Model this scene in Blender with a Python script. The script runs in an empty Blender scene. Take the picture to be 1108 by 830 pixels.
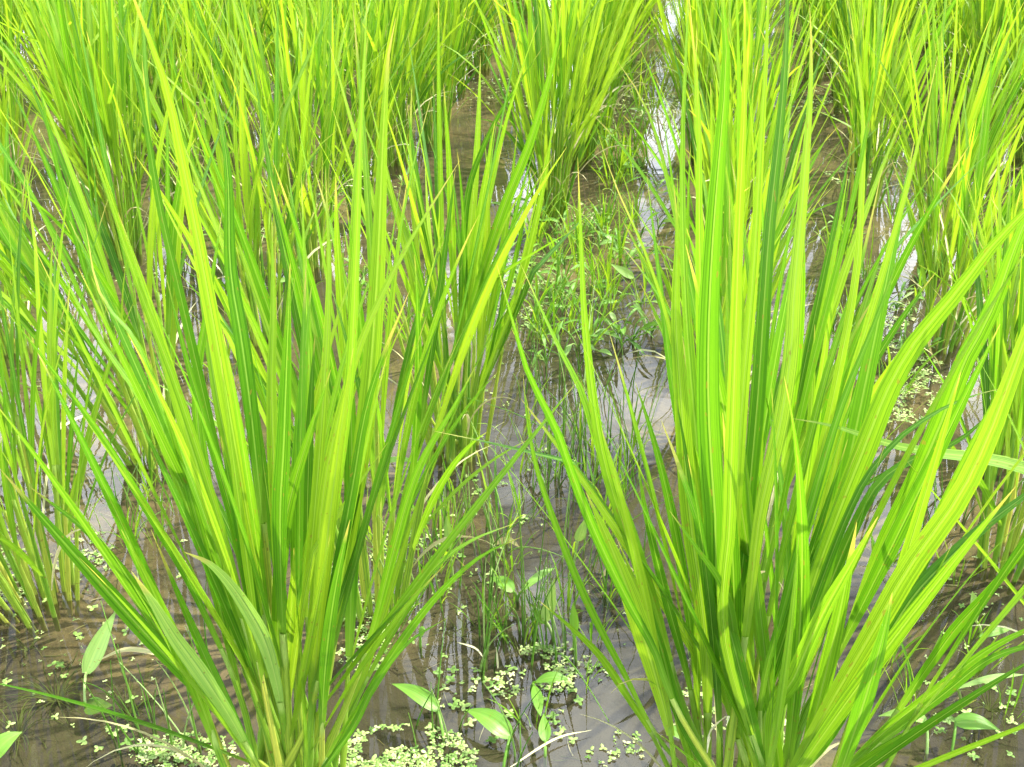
import bpy, math, random
import numpy as np
from mathutils import Vector, Matrix, noise as mnoise

S = bpy.context.scene
COL = S.collection
R = math.radians

# ------------------------------------------------------------------ camera
CAM_H, PITCH, FPX = 0.70, 30.0, 1150.0
cam_d = bpy.data.cameras.new('camera')
cam = bpy.data.objects.new('camera', cam_d); COL.objects.link(cam)
cam.location = (0, 0, CAM_H)
cam.rotation_euler = (R(90 - PITCH), 0, 0)
cam_d.sensor_width = 36.0
cam_d.lens = FPX / 1108.0 * 36.0
cam_d.clip_start = 0.02
cam_d.clip_end = 500
S.camera = cam

# ------------------------------------------------------------------ light
SUN_EL, SUN_AZ = 60.0, 72.0            # azimuth measured from +Y (ahead of the camera) towards +X (right)
EXPOSURE = 1.30
SUN_E, SKY_E = 5.0, 0.105
world = bpy.data.worlds.new('World'); S.world = world; world.use_nodes = True
wn, wl = world.node_tree.nodes, world.node_tree.links
wn.clear()
wo = wn.new('ShaderNodeOutputWorld'); bg = wn.new('ShaderNodeBackground')
sky = wn.new('ShaderNodeTexSky'); sky.sky_type = 'NISHITA'; sky.sun_disc = False
sky.sun_elevation = R(SUN_EL); sky.sun_rotation = R(SUN_AZ)
sky.air_density = 1.0; sky.dust_density = 1.2; sky.ozone_density = 1.5
tc = wn.new('ShaderNodeTexCoord')
sep = wn.new('ShaderNodeSeparateXYZ'); wl.new(tc.outputs['Generated'], sep.inputs[0])
zc = wn.new('ShaderNodeMath'); zc.operation = 'MAXIMUM'; wl.new(sep.outputs['Z'], zc.inputs[0]); zc.inputs[1].default_value = 0.05
dx = wn.new('ShaderNodeMath'); dx.operation = 'DIVIDE'; wl.new(sep.outputs['X'], dx.inputs[0]); wl.new(zc.outputs[0], dx.inputs[1])
dy = wn.new('ShaderNodeMath'); dy.operation = 'DIVIDE'; wl.new(sep.outputs['Y'], dy.inputs[0]); wl.new(zc.outputs[0], dy.inputs[1])
cmb = wn.new('ShaderNodeCombineXYZ'); wl.new(dx.outputs[0], cmb.inputs[0]); wl.new(dy.outputs[0], cmb.inputs[1])
cn = wn.new('ShaderNodeTexNoise'); cn.inputs['Scale'].default_value = 1.7; cn.inputs['Detail'].default_value = 7
cn.inputs['Roughness'].default_value = 0.58
wl.new(cmb.outputs[0], cn.inputs['Vector'])
cr = wn.new('ShaderNodeValToRGB'); cr.color_ramp.elements[0].position = 0.45; cr.color_ramp.elements[1].position = 0.57
wl.new(cn.outputs['Fac'], cr.inputs[0])
mx = wn.new('ShaderNodeMix'); mx.data_type = 'RGBA'
wl.new(cr.outputs[0], mx.inputs['Factor']); wl.new(sky.outputs[0], mx.inputs['A'])
mx.inputs['B'].default_value = (25, 26.5, 28.5, 1)      # sunlit cumulus
wl.new(mx.outputs['Result'], bg.inputs['Color'])
bg.inputs['Strength'].default_value = SKY_E
wl.new(bg.outputs[0], wo.inputs[0])

sun_d = bpy.data.lights.new('sun', 'SUN'); sun_d.energy = SUN_E; sun_d.angle = R(0.5); sun_d.color = (1, 0.95, 0.85)
sun = bpy.data.objects.new('sun', sun_d); COL.objects.link(sun)
sv = Vector((math.sin(R(SUN_AZ)) * math.cos(R(SUN_EL)), math.cos(R(SUN_AZ)) * math.cos(R(SUN_EL)), math.sin(R(SUN_EL))))
sun.rotation_euler = sv.to_track_quat('Z', 'Y').to_euler()
S.view_settings.view_transform = 'Standard'; S.view_settings.look = 'None'
S.view_settings.exposure = EXPOSURE; S.view_settings.gamma = 1.0; S.view_settings.use_curve_mapping = False
S.cycles.max_bounces = 8; S.cycles.transparent_max_bounces = 8
S.cycles.diffuse_bounces = 4; S.cycles.transmission_bounces = 5
S.cycles.sample_clamp_indirect = 6
S.cycles.use_denoising = True

# ------------------------------------------------------------------ pixel helpers (photo pixels -> real positions)
CT, ST = math.cos(R(PITCH)), math.sin(R(PITCH))
def ray(px, py):
    u, v = (px - 554) / FPX, (py - 415) / FPX
    return Vector((u, CT - v * ST, -ST - v * CT))
def ground(px, py, z=0.0):
    d = ray(px, py); t = (CAM_H - z) / -d.z
    return Vector((d.x * t, d.y * t, z))
def at(px, py, Y):
    d = ray(px, py); t = Y / d.y
    return Vector((d.x * t, Y, CAM_H + d.z * t))
def depth(p): return p.y * CT + (CAM_H - p.z) * ST

# ------------------------------------------------------------------ materials
def new_mat(name):
    m = bpy.data.materials.new(name); m.use_nodes = True
    m.node_tree.nodes.clear(); return m, m.node_tree.nodes, m.node_tree.links
def ramp(n, cols):
    r = n.new('ShaderNodeValToRGB'); e = r.color_ramp.elements
    while len(e) < len(cols): e.new(0.5)
    for k, (p, c) in enumerate(cols): e[k].position = p; e[k].color = (*c, 1)
    return r
def math_n(n, l, op, a, b=None):
    m = n.new('ShaderNodeMath'); m.operation = op
    for i, v in enumerate((a, b)):
        if v is None: continue
        if isinstance(v, (int, float)): m.inputs[i].default_value = v
        else: l.new(v, m.inputs[i])
    return m.outputs[0]
def mixc(n, l, f, a, b, mode='MIX'):
    m = n.new('ShaderNodeMix'); m.data_type = 'RGBA'; m.blend_type = mode
    for k, v in (('Factor', f), ('A', a), ('B', b)):
        if isinstance(v, (int, float)): m.inputs[k].default_value = v
        elif isinstance(v, tuple): m.inputs[k].default_value = (*v, 1)
        else: l.new(v, m.inputs[k])
    return m.outputs['Result']

def leaf_material(name, cols, transl=0.5, tmul=(1.6, 1.4, 0.7), rough=0.42, veins=True, basecol=None, spots=0.6, tipcol=(0.42, 0.36, 0.10), midrib=0.30, vein_amt=0.65, vscale=24.0):
    m, n, l = new_mat(name)
    out = n.new('ShaderNodeOutputMaterial')
    uv = n.new('ShaderNodeUVMap'); uv.uv_map = 'uv'
    su = n.new('ShaderNodeSeparateXYZ'); l.new(uv.outputs[0], su.inputs[0])
    at_ = n.new('ShaderNodeAttribute'); at_.attribute_name = 'tint'
    rp = ramp(n, cols); l.new(at_.outputs['Fac'], rp.inputs[0])
    col = rp.outputs[0]
    # slow blotches along the blade, in the leaf's own space
    mp = n.new('ShaderNodeCombineXYZ')
    l.new(math_n(n, l, 'MULTIPLY', su.outputs['X'], 1.5), mp.inputs[0])
    l.new(math_n(n, l, 'MULTIPLY', su.outputs['Y'], 7.0), mp.inputs[1])
    l.new(math_n(n, l, 'MULTIPLY', at_.outputs['Fac'], 57.0), mp.inputs[2])
    nz = n.new('ShaderNodeTexNoise'); nz.inputs['Scale'].default_value = 1.0; nz.inputs['Detail'].default_value = 4
    l.new(mp.outputs[0], nz.inputs['Vector'])
    col = mixc(n, l, math_n(n, l, 'MULTIPLY', nz.outputs['Fac'], 0.4), col, (0.135, 0.29, 0.014))
    bump_h = nz.outputs['Fac']
    if veins:
        mv = n.new('ShaderNodeCombineXYZ')
        l.new(math_n(n, l, 'MULTIPLY', su.outputs['X'], vscale), mv.inputs[0])
        l.new(math_n(n, l, 'MULTIPLY', su.outputs['Y'], 0.9), mv.inputs[1])
        l.new(math_n(n, l, 'MULTIPLY', at_.outputs['Fac'], 91.0), mv.inputs[2])
        vz = n.new('ShaderNodeTexNoise'); vz.inputs['Scale'].default_value = 1.0; vz.inputs['Detail'].default_value = 2
        l.new(mv.outputs[0], vz.inputs['Vector'])
        vr = ramp(n, [(0.34, (0.34, 0.50, 0.5)), (0.47, (0.90, 0.95, 0.95)), (0.62, (1.55, 1.35, 1.3))])
        l.new(vz.outputs['Fac'], vr.inputs[0])
        col = mixc(n, l, vein_amt, col, vr.outputs[0], 'MULTIPLY')
        bump_h = vz.outputs['Fac']
        # pale midrib
        d = math_n(n, l, 'ABSOLUTE', math_n(n, l, 'SUBTRACT', su.outputs['X'], 0.5))
        mid = math_n(n, l, 'LESS_THAN', d, 0.045)
        col = mixc(n, l, math_n(n, l, 'MULTIPLY', mid, midrib), col, (0.36, 0.50, 0.12))
    # spots
    if spots > 0:
        ms = n.new('ShaderNodeCombineXYZ')
        l.new(math_n(n, l, 'MULTIPLY', su.outputs['X'], 5.0), ms.inputs[0])
        l.new(math_n(n, l, 'MULTIPLY', su.outputs['Y'], 60.0), ms.inputs[1])
        l.new(math_n(n, l, 'MULTIPLY', at_.outputs['Fac'], 33.0), ms.inputs[2])
        sz = n.new('ShaderNodeTexNoise'); sz.inputs['Scale'].default_value = 0.8; sz.inputs['Detail'].default_value = 1
        l.new(ms.outputs[0], sz.inputs['Vector'])
        sp = ramp(n, [(0.70, (0, 0, 0)), (0.74, (1, 1, 1))]); l.new(sz.outputs['Fac'], sp.inputs[0])
        col = mixc(n, l, math_n(n, l, 'MULTIPLY', sp.outputs[0], spots), col, (0.20, 0.15, 0.03))
    if tipcol:
        wn_ = n.new('ShaderNodeTexWhiteNoise'); wn_.noise_dimensions = '1D'; l.new(at_.outputs['Fac'], wn_.inputs['W'])
        tp = ramp(n, [(0.95, (0, 0, 0)), (1.0, (1, 1, 1))])
        l.new(math_n(n, l, 'ADD', su.outputs['Y'], math_n(n, l, 'MULTIPLY', math_n(n, l, 'POWER', wn_.outputs['Value'], 3.0), 0.12)), tp.inputs[0])
        col = mixc(n, l, math_n(n, l, 'MULTIPLY', tp.outputs[0], 0.75), col, tipcol)
    if basecol:
        bp = ramp(n, [(0.0, (1, 1, 1)), (0.22, (0, 0, 0))]); l.new(su.outputs['Y'], bp.inputs[0])
        col = mixc(n, l, math_n(n, l, 'MULTIPLY', bp.outputs[0], 0.6), col, basecol)
    pr = n.new('ShaderNodeBsdfPrincipled'); l.new(col, pr.inputs['Base Color'])
    pr.inputs['Roughness'].default_value = rough; pr.inputs['Specular IOR Level'].default_value = 0.35
    bp = n.new('ShaderNodeBump'); bp.inputs['Strength'].default_value = 0.35; bp.inputs['Distance'].default_value = 0.0012
    l.new(bump_h, bp.inputs['Height']); l.new(bp.outputs[0], pr.inputs['Normal'])
    tcol = mixc(n, l, 1.0, col, tmul, 'MULTIPLY')
    tr = n.new('ShaderNodeBsdfTranslucent'); l.new(tcol, tr.inputs['Color'])
    ms_ = n.new('ShaderNodeMixShader'); ms_.inputs[0].default_value = transl
    l.new(pr.outputs[0], ms_.inputs[1]); l.new(tr.outputs[0], ms_.inputs[2])
    l.new(ms_.outputs[0], out.inputs[0])
    return m

M = {}
M['leaf'] = leaf_material('rice_leaf', [(0.0, (0.026, 0.120, 0.005)), (0.35, (0.072, 0.225, 0.008)),
                                        (0.7, (0.165, 0.315, 0.016)), (1.0, (0.235, 0.380, 0.022))], 0.5, rough=0.36, basecol=(0.25, 0.42, 0.05))
M['sheath'] = leaf_material('rice_sheath', [(0.0, (0.08, 0.24, 0.015)), (0.5, (0.22, 0.38, 0.03)), (1.0, (0.50, 0.50, 0.08))],
                            0.25, rough=0.38, basecol=(0.40, 0.36, 0.10), spots=0.8, tipcol=(0.36, 0.5, 0.12))
M['weed'] = leaf_material('weed_leaf', [(0.0, (0.06, 0.17, 0.02)), (0.5, (0.14, 0.30, 0.04)), (1.0, (0.44, 0.54, 0.26))],
                          0.35, rough=0.33, spots=1.0, tipcol=None, midrib=0.15, vein_amt=0.25)
M['pale'] = leaf_material('pale_leaf', [(0.0, (0.18, 0.36, 0.05)), (1.0, (0.27, 0.44, 0.09))], 0.4, rough=0.3, tmul=(1.2, 1.2, 0.7), spots=0.7, midrib=0.8)
M['duck'] = leaf_material('duckweed', [(0.0, (0.06, 0.13, 0.02)), (0.5, (0.23, 0.32, 0.09)), (1.0, (0.54, 0.56, 0.28))],
                          0.2, tmul=(1.1, 1.1, 0.7), rough=0.5, veins=False, spots=0, tipcol=None)
M['straw'] = leaf_material('dry_straw', [(0.0, (0.32, 0.26, 0.13)), (0.5, (0.50, 0.43, 0.25)), (1.0, (0.70, 0.64, 0.45))],
                           0.2, tmul=(1.1, 1.0, 0.8), rough=0.7, spots=0.6, tipcol=None)
M['sub'] = leaf_material('submerged_weed', [(0.0, (0.035, 0.035, 0.012)), (1.0, (0.10, 0.10, 0.03))], 0.1, rough=0.8, veins=False, spots=0, tipcol=None)

def mud_material():
    m, n, l = new_mat('mud')
    out = n.new('ShaderNodeOutputMaterial'); pr = n.new('ShaderNodeBsdfPrincipled')
    t = n.new('ShaderNodeTexCoord')
    a = n.new('ShaderNodeTexNoise'); a.inputs['Scale'].default_value = 5; a.inputs['Detail'].default_value = 8; a.inputs['Roughness'].default_value = 0.6
    l.new(t.outputs['Object'], a.inputs['Vector'])
    ra = ramp(n, [(0.34, (0.035, 0.028, 0.016)), (0.46, (0.085, 0.062, 0.030)), (0.58, (0.17, 0.128, 0.062)), (0.74, (0.28, 0.215, 0.11))])
    l.new(a.outputs['Fac'], ra.inputs[0])
    # fine litter and algae specks
    b = n.new('ShaderNodeTexNoise'); b.inputs['Scale'].default_value = 70; b.inputs['Detail'].default_value = 6; b.inputs['Roughness'].default_value = 0.7
    l.new(t.outputs['Object'], b.inputs['Vector'])
    rb = ramp(n, [(0.36, (0.30, 0.30, 0.26)), (0.5, (0.9, 0.9, 0.86)), (0.66, (1.35, 1.3, 1.2))]); l.new(b.outputs['Fac'], rb.inputs[0])
    c = mixc(n, l, 0.75, ra.outputs[0], rb.outputs[0], 'MULTIPLY')
    g = n.new('ShaderNodeTexNoise'); g.inputs['Scale'].default_value = 9; g.inputs['Detail'].default_value = 5
    mp = n.new('ShaderNodeMapping'); mp.inputs['Location'].default_value = (3, 7, 1); l.new(t.outputs['Object'], mp.inputs[0]); l.new(mp.outputs[0], g.inputs['Vector'])
    rg = ramp(n, [(0.55, (0, 0, 0)), (0.72, (1, 1, 1))]); l.new(g.outputs['Fac'], rg.inputs[0])
    c = mixc(n, l, math_n(n, l, 'MULTIPLY', rg.outputs[0], 0.5), c, (0.07, 0.085, 0.02))
    sa = n.new('ShaderNodeAttribute'); sa.attribute_name = 'painted_shade'
    c = mixc(n, l, math_n(n, l, 'MULTIPLY', sa.outputs['Fac'], 0.85), c, (0.032, 0.027, 0.013))  # shade of the lanes, painted as darker mud colour
    l.new(c, pr.inputs['Base Color']); pr.inputs['Roughness'].default_value = 0.9
    bp = n.new('ShaderNodeBump'); bp.inputs['Strength'].default_value = 0.8; bp.inputs['Distance'].default_value = 0.004
    l.new(b.outputs['Fac'], bp.inputs['Height']); l.new(bp.outputs[0], pr.inputs['Normal'])
    l.new(pr.outputs[0], out.inputs[0]); return m
def water_material():
    m, n, l = new_mat('water')
    out = n.new('ShaderNodeOutputMaterial')
    t = n.new('ShaderNodeTexCoord')
    a = n.new('ShaderNodeTexNoise'); a.inputs['Scale'].default_value = 14; a.inputs['Detail'].default_value = 2
    mp = n.new('ShaderNodeMapping'); mp.inputs['Scale'].default_value = (0.7, 1.6, 1); l.new(t.outputs['Object'], mp.inputs[0]); l.new(mp.outputs[0], a.inputs['Vector'])
    bp = n.new('ShaderNodeBump'); bp.inputs['Strength'].default_value = 0.05; bp.inputs['Distance'].default_value = 0.004
    l.new(a.outputs['Fac'], bp.inputs['Height'])
    fr = n.new('ShaderNodeFresnel'); fr.inputs['IOR'].default_value = 1.46; l.new(bp.outputs[0], fr.inputs['Normal'])
    gl = n.new('ShaderNodeBsdfGlossy'); gl.inputs['Roughness'].default_value = 0.015; l.new(bp.outputs[0], gl.inputs['Normal'])
    tr = n.new('ShaderNodeBsdfTransparent'); tr.inputs['Color'].default_value = (0.78, 0.79, 0.70, 1)
    # thin suspended silt scatters a little light
    df = n.new('ShaderNodeBsdfDiffuse'); df.inputs['Color'].default_value = (0.16, 0.14, 0.085, 1)
    m1 = n.new('ShaderNodeMixShader'); m1.inputs[0].default_value = 0.07; l.new(tr.outputs[0], m1.inputs[1]); l.new(df.outputs[0], m1.inputs[2])
    m2 = n.new('ShaderNodeMixShader'); l.new(fr.outputs[0], m2.inputs[0]); l.new(m1.outputs[0], m2.inputs[1]); l.new(gl.outputs[0], m2.inputs[2])
    l.new(m2.outputs[0], out.inputs[0]); return m
M['mud'] = mud_material(); M['water'] = water_material()

# ------------------------------------------------------------------ mesh builder
class MB:
    def __init__(s): s.v, s.f, s.uv, s.t, s.m = [], [], [], [], []
    def grid(s, rows, uvs, tint, mi=0, close=False):
        """rows: lists of points (same length); uvs: matching (u, v)"""
        b = len(s.v); k = len(rows[0])
        for r_ in rows: s.v.extend([tuple(p) for p in r_])
        n = len(rows); kk = k if close else k - 1
        for i in range(n - 1):
            for j in range(kk):
                j2 = (j + 1) % k
                s.f.append((b + i*k + j, b + i*k + j2, b + (i+1)*k + j2, b + (i+1)*k + j))
                u2 = uvs[i][j+1] if j + 1 < len(uvs[i]) else (1.0, uvs[i][j][1])
                u3 = uvs[i+1][j+1] if j + 1 < len(uvs[i+1]) else (1.0, uvs[i+1][j][1])
                s.uv.extend([uvs[i][j], u2, u3, uvs[i+1][j]])
                s.t.extend([tint] * 4); s.m.append(mi)
    def poly(s, pts, uvs, tint, mi=0):
        b = len(s.v); s.v.extend([tuple(p) for p in pts]); s.f.append(tuple(range(b, b + len(pts))))
        s.uv.extend(uvs); s.t.extend([tint] * len(pts)); s.m.append(mi)
    def blade(s, path, W, normal, tint, mi=0, nc=5, fold=0.22, roll=0.0, twist=0.0, prof=None):
        """path: list of Vectors from base to tip; normal: preferred facing; nc points across"""
        n = len(path); rows, uvs = [], []
        for i, p in enumerate(path):
            t = i / (n - 1)
            tan = (path[min(i+1, n-1)] - path[max(i-1, 0)]).normalized()
            nn = normal if not callable(normal) else normal(p)
            side = tan.cross(nn)
            if side.length < 1e-4: side = tan.cross(Vector((0.3, 1, 0.2)))
            side.normalize(); up = side.cross(tan).normalized()
            a = roll + twist * t
            sd = side * math.cos(a) + up * math.sin(a); upv = up * math.cos(a) - side * math.sin(a)
            w = W * (prof(t) if prof else blade_prof(t))
            r_, u_ = [], []
            for j in range(nc):
                c = j / (nc - 1) * 2 - 1
                q = p + sd * (c * w * 0.5) + upv * (abs(c) * w * fold * 0.5 * (1 - 0.4*t))
                r_.append(q); u_.append(((c + 1) / 2, t))
            rows.append(r_); uvs.append(u_)
        s.grid(rows, uvs, tint, mi)
    def tube(s, path, r0, r1, tint, mi=0, k=6, flat=1.0, tipv=1.0, joints=()):
        n = len(path); rows, uvs = [], []
        for i, p in enumerate(path):
            t = i / (n - 1)
            tan = (path[min(i+1, n-1)] - path[max(i-1, 0)]).normalized()
            a = tan.cross(Vector((0, 1, 0.05))).normalized(); b = tan.cross(a)
            r_ = r0 + (r1 - r0) * t
            for jt in joints:
                if abs(t - jt) < 0.5 / (n - 1): r_ *= 1.35
            rows.append([p + a * (math.cos(2*math.pi*j/k) * r_) + b * (math.sin(2*math.pi*j/k) * r_ * flat) for j in range(k)])
            uvs.append([(j / k, t * tipv) for j in range(k)])
        s.grid(rows, uvs, tint, mi, close=True)
    def mesh(s, name, mats):
        me = bpy.data.meshes.new(name); me.from_pydata(s.v, [], s.f)
        for m in mats: me.materials.append(m)
        uvl = me.uv_layers.new(name='uv'); uvl.data.foreach_set('uv', np.array(s.uv, dtype=np.float32).ravel())
        at_ = me.attributes.new('tint', 'FLOAT', 'CORNER'); at_.data.foreach_set('value', np.array(s.t, dtype=np.float32))
        me.polygons.foreach_set('use_smooth', np.ones(len(s.f), dtype=bool))
        me.polygons.foreach_set('material_index', np.array(s.m, dtype=np.int32))
        me.update(); return me
    def build(s, name, mats, parent=None, origin=None):
        if origin is not None: s.v = [(x - origin[0], y - origin[1], z - origin[2]) for x, y, z in s.v]
        me = s.mesh(name, mats if isinstance(mats, (list, tuple)) else [mats])
        o = bpy.data.objects.new(name, me); COL.objects.link(o)
        if origin is not None: o.location = origin
        if parent: o.parent = parent
        return o
def blade_prof(t):
    a = 0.42 + 0.58 * min(1, t / 0.42) ** 0.8
    b = 1.0 if t < 0.38 else 1 - ((t - 0.38) / 0.62) ** 1.75
    return max(0.02, a * b)
def tag(o, label=None, cat=None, group=None, kind=None):
    if label: o['label'] = label
    if cat: o['category'] = cat
    if group: o['group'] = group
    if kind: o['kind'] = kind
    return o
def empty(name, loc):
    o = bpy.data.objects.new(name, None); o.empty_display_size = 0.02; COL.objects.link(o); o.location = loc; return o
def catmull(pts, n):
    P = [Vector(p) for p in pts]
    P = [P[0] * 2 - P[1]] + P + [P[-1] * 2 - P[-2]]
    dense = []
    for i in range(1, len(P) - 2):
        a, b, c, d = P[i-1], P[i], P[i+1], P[i+2]
        for k in range(12):
            t = k / 12
            dense.append(0.5 * ((2*b) + (c - a)*t + (2*a - 5*b + 4*c - d)*t*t + (3*b - a - 3*c + d)*t**3))
    dense.append(P[-2])
    L = [0]
    for i in range(1, len(dense)): L.append(L[-1] + (dense[i] - dense[i-1]).length)
    out, j = [], 0
    for k in range(n):
        s = L[-1] * k / (n - 1)
        while j < len(L) - 2 and L[j+1] < s: j += 1
        f = (s - L[j]) / max(1e-9, L[j+1] - L[j])
        out.append(dense[j].lerp(dense[j+1], min(1, max(0, f))))
    return out, L[-1]

# ------------------------------------------------------------------ setting: mud, water
def spaced(lo, hi, step, far):
    c = list(np.arange(lo, hi + 1e-6, step)); d = step
    while c[-1] < far: d *= 1.6; c.append(c[-1] + d)
    d = step
    while c[0] > -far: d *= 1.6; c.insert(0, c[0] - d)
    return c
def mud_z(x, y):
    v = Vector((x, y, 0))
    h = mnoise.noise(v * 2.3 + Vector((3.1, 8.2, 0))) * 0.014 + mnoise.noise(v * 7.0) * 0.006 + mnoise.noise(v * 22.0) * 0.0018
    h += 0.0022 * math.sin(y * 95 + 3 * mnoise.noise(v * 6))* max(0, mnoise.noise(v * 3 + Vector((9, 1, 4))))
    return max(-0.055, min(-0.004, -0.028 + h))
xs, ys = spaced(-2.2, 2.2, 0.02, 60), spaced(0.2, 4.2, 0.02, 60)
mv, mf = [], []
for y in ys:
    for x in xs: mv.append((x, y, mud_z(x, y)))
nx = len(xs)
for j in range(len(ys) - 1):
    for i in range(nx - 1): mf.append((j*nx + i, j*nx + i + 1, (j+1)*nx + i + 1, (j+1)*nx + i))
# dark blobs painted into the mud colour as shade, mostly in the lanes
shade_blobs = [(ground(px, py), r_) for px, py, r_ in ((520, 760, .13), (600, 700, .13), (640, 800, .10), (480, 600, .09), (600, 560, .10), (60, 790, .10), (560, 450, .10),
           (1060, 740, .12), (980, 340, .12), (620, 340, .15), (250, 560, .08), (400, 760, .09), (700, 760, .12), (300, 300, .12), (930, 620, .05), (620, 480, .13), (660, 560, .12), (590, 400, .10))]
def painted_shade(x, y):
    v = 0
    for p, r_ in shade_blobs:
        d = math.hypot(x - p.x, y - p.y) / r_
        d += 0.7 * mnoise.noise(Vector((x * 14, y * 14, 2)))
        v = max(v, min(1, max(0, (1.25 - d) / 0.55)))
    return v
me = bpy.data.meshes.new('mud_ground'); me.from_pydata(mv, [], mf)
me.attributes.new('painted_shade', 'FLOAT', 'POINT').data.foreach_set('value', [painted_shade(x, y) if (abs(x) < 3 and y < 5) else 0.0 for x, y, z in mv]); me.materials.append(M['mud'])
me.polygons.foreach_set('use_smooth', np.ones(len(mf), dtype=bool))
mud = bpy.data.objects.new('mud_ground', me); COL.objects.link(mud); tag(mud, kind='structure')
me = bpy.data.meshes.new('water'); me.from_pydata([(-70, -70, 0), (70, -70, 0), (70, 70, 0), (-70, 70, 0)], [], [(0, 1, 2, 3)])
me.materials.append(M['water'])
water = bpy.data.objects.new('water', me); COL.objects.link(water); tag(water, kind='structure')

# ------------------------------------------------------------------ rice generator
Z = Vector((0, 0, 1))
def grow(p, d, L, n, out, bend, droop, wob, rng):
    """leaf centre line: starts at p heading d, bends towards out and droops"""
    path = [p.copy()]; ds = L / n; d = d.normalized(); side = d.cross(out)
    if side.length < 1e-3: side = Vector((1, 0, 0))
    side.normalize(); w = rng.uniform(-wob, wob)
    kink = rng.randint(int(n * 0.45), n - 2) if rng.random() < 0.05 else -1
    for i in range(n):
        t = (i + 1) / n
        d = (d + out * (bend * ds / L * 1.3 * t) + side * (w / n) - Z * (droop * t * t * 3 / n)).normalized()
        if i == kink: d = (d * 0.8 + out * rng.uniform(0.1, 0.45) - Z * rng.uniform(0.05, 0.45)).normalized()
        path.append(path[-1] + d * ds)
    return path
def tiller(rng, base, az, lean, hs=1.0, hue=0.5, seg=11, kc=6, nc=5, leaves=None, droopy=0.0):
    """returns (culm path, r0, r1, tint, [(leaf path, W, normal, tint, roll, twist)])"""
    out = Vector((math.cos(az), math.sin(az), 0))
    d = (Z * math.cos(lean) + out * math.sin(lean)).normalized()
    L = rng.uniform(0.15, 0.25) * hs
    n = 6; path = [base.copy()]
    for i in range(n):
        d = (d + out * rng.uniform(-0.01, 0.02)).normalized(); path.append(path[-1] + d * (L / n))
    path = [base - d * 0.02] + path
    r0 = rng.uniform(0.0026, 0.0042); r1 = r0 * 0.5
    lv = []; k = leaves or rng.choice((3, 3, 4, 4))
    pa = rng.uniform(0, math.pi)
    fr = [1.0, 0.88, 0.66, 0.42, 0.3][:k]
    for q, f in enumerate(fr):
        i = f * (len(path) - 1); i0 = int(min(i, len(path) - 2)); p = path[i0].lerp(path[i0+1], i - i0)
        a2 = pa + math.pi * (q % 2) + rng.uniform(-0.4, 0.4)
        o2 = (Vector((math.cos(a2), math.sin(a2), 0)) * 0.6 + out * 0.55)
        o2 = (o2 - d * o2.dot(d)).normalized()
        div = R([3, 7, 12, 20, 26][q]) * rng.uniform(0.6, 1.5)
        dd = (d * math.cos(div) + o2 * math.sin(div)).normalized()
        LL = [0.36, 0.38, 0.33, 0.25, 0.18][q] * rng.uniform(0.82, 1.15) * hs
        bend = rng.uniform(0.02, 0.28) + 0.10 * q
        droop = max(0.0, rng.gauss(0.03, 0.07)) + 0.04 * q + (rng.uniform(0.1, 0.6) if rng.random() < droopy else 0)
        lp = grow(p, dd, LL, seg, o2, bend, droop, 0.14, rng)
        tint = min(1, max(0, rng.gauss(hue, 0.32)))
        lv.append((lp, rng.uniform(0.0075, 0.0125) * (0.9 if q > 2 else 1.0), -o2, tint, rng.uniform(-0.5, 0.5), rng.uniform(-0.9, 0.9)))
    return path, r0, r1, min(1, max(0, rng.gauss(0.5, 0.25))), lv

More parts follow.
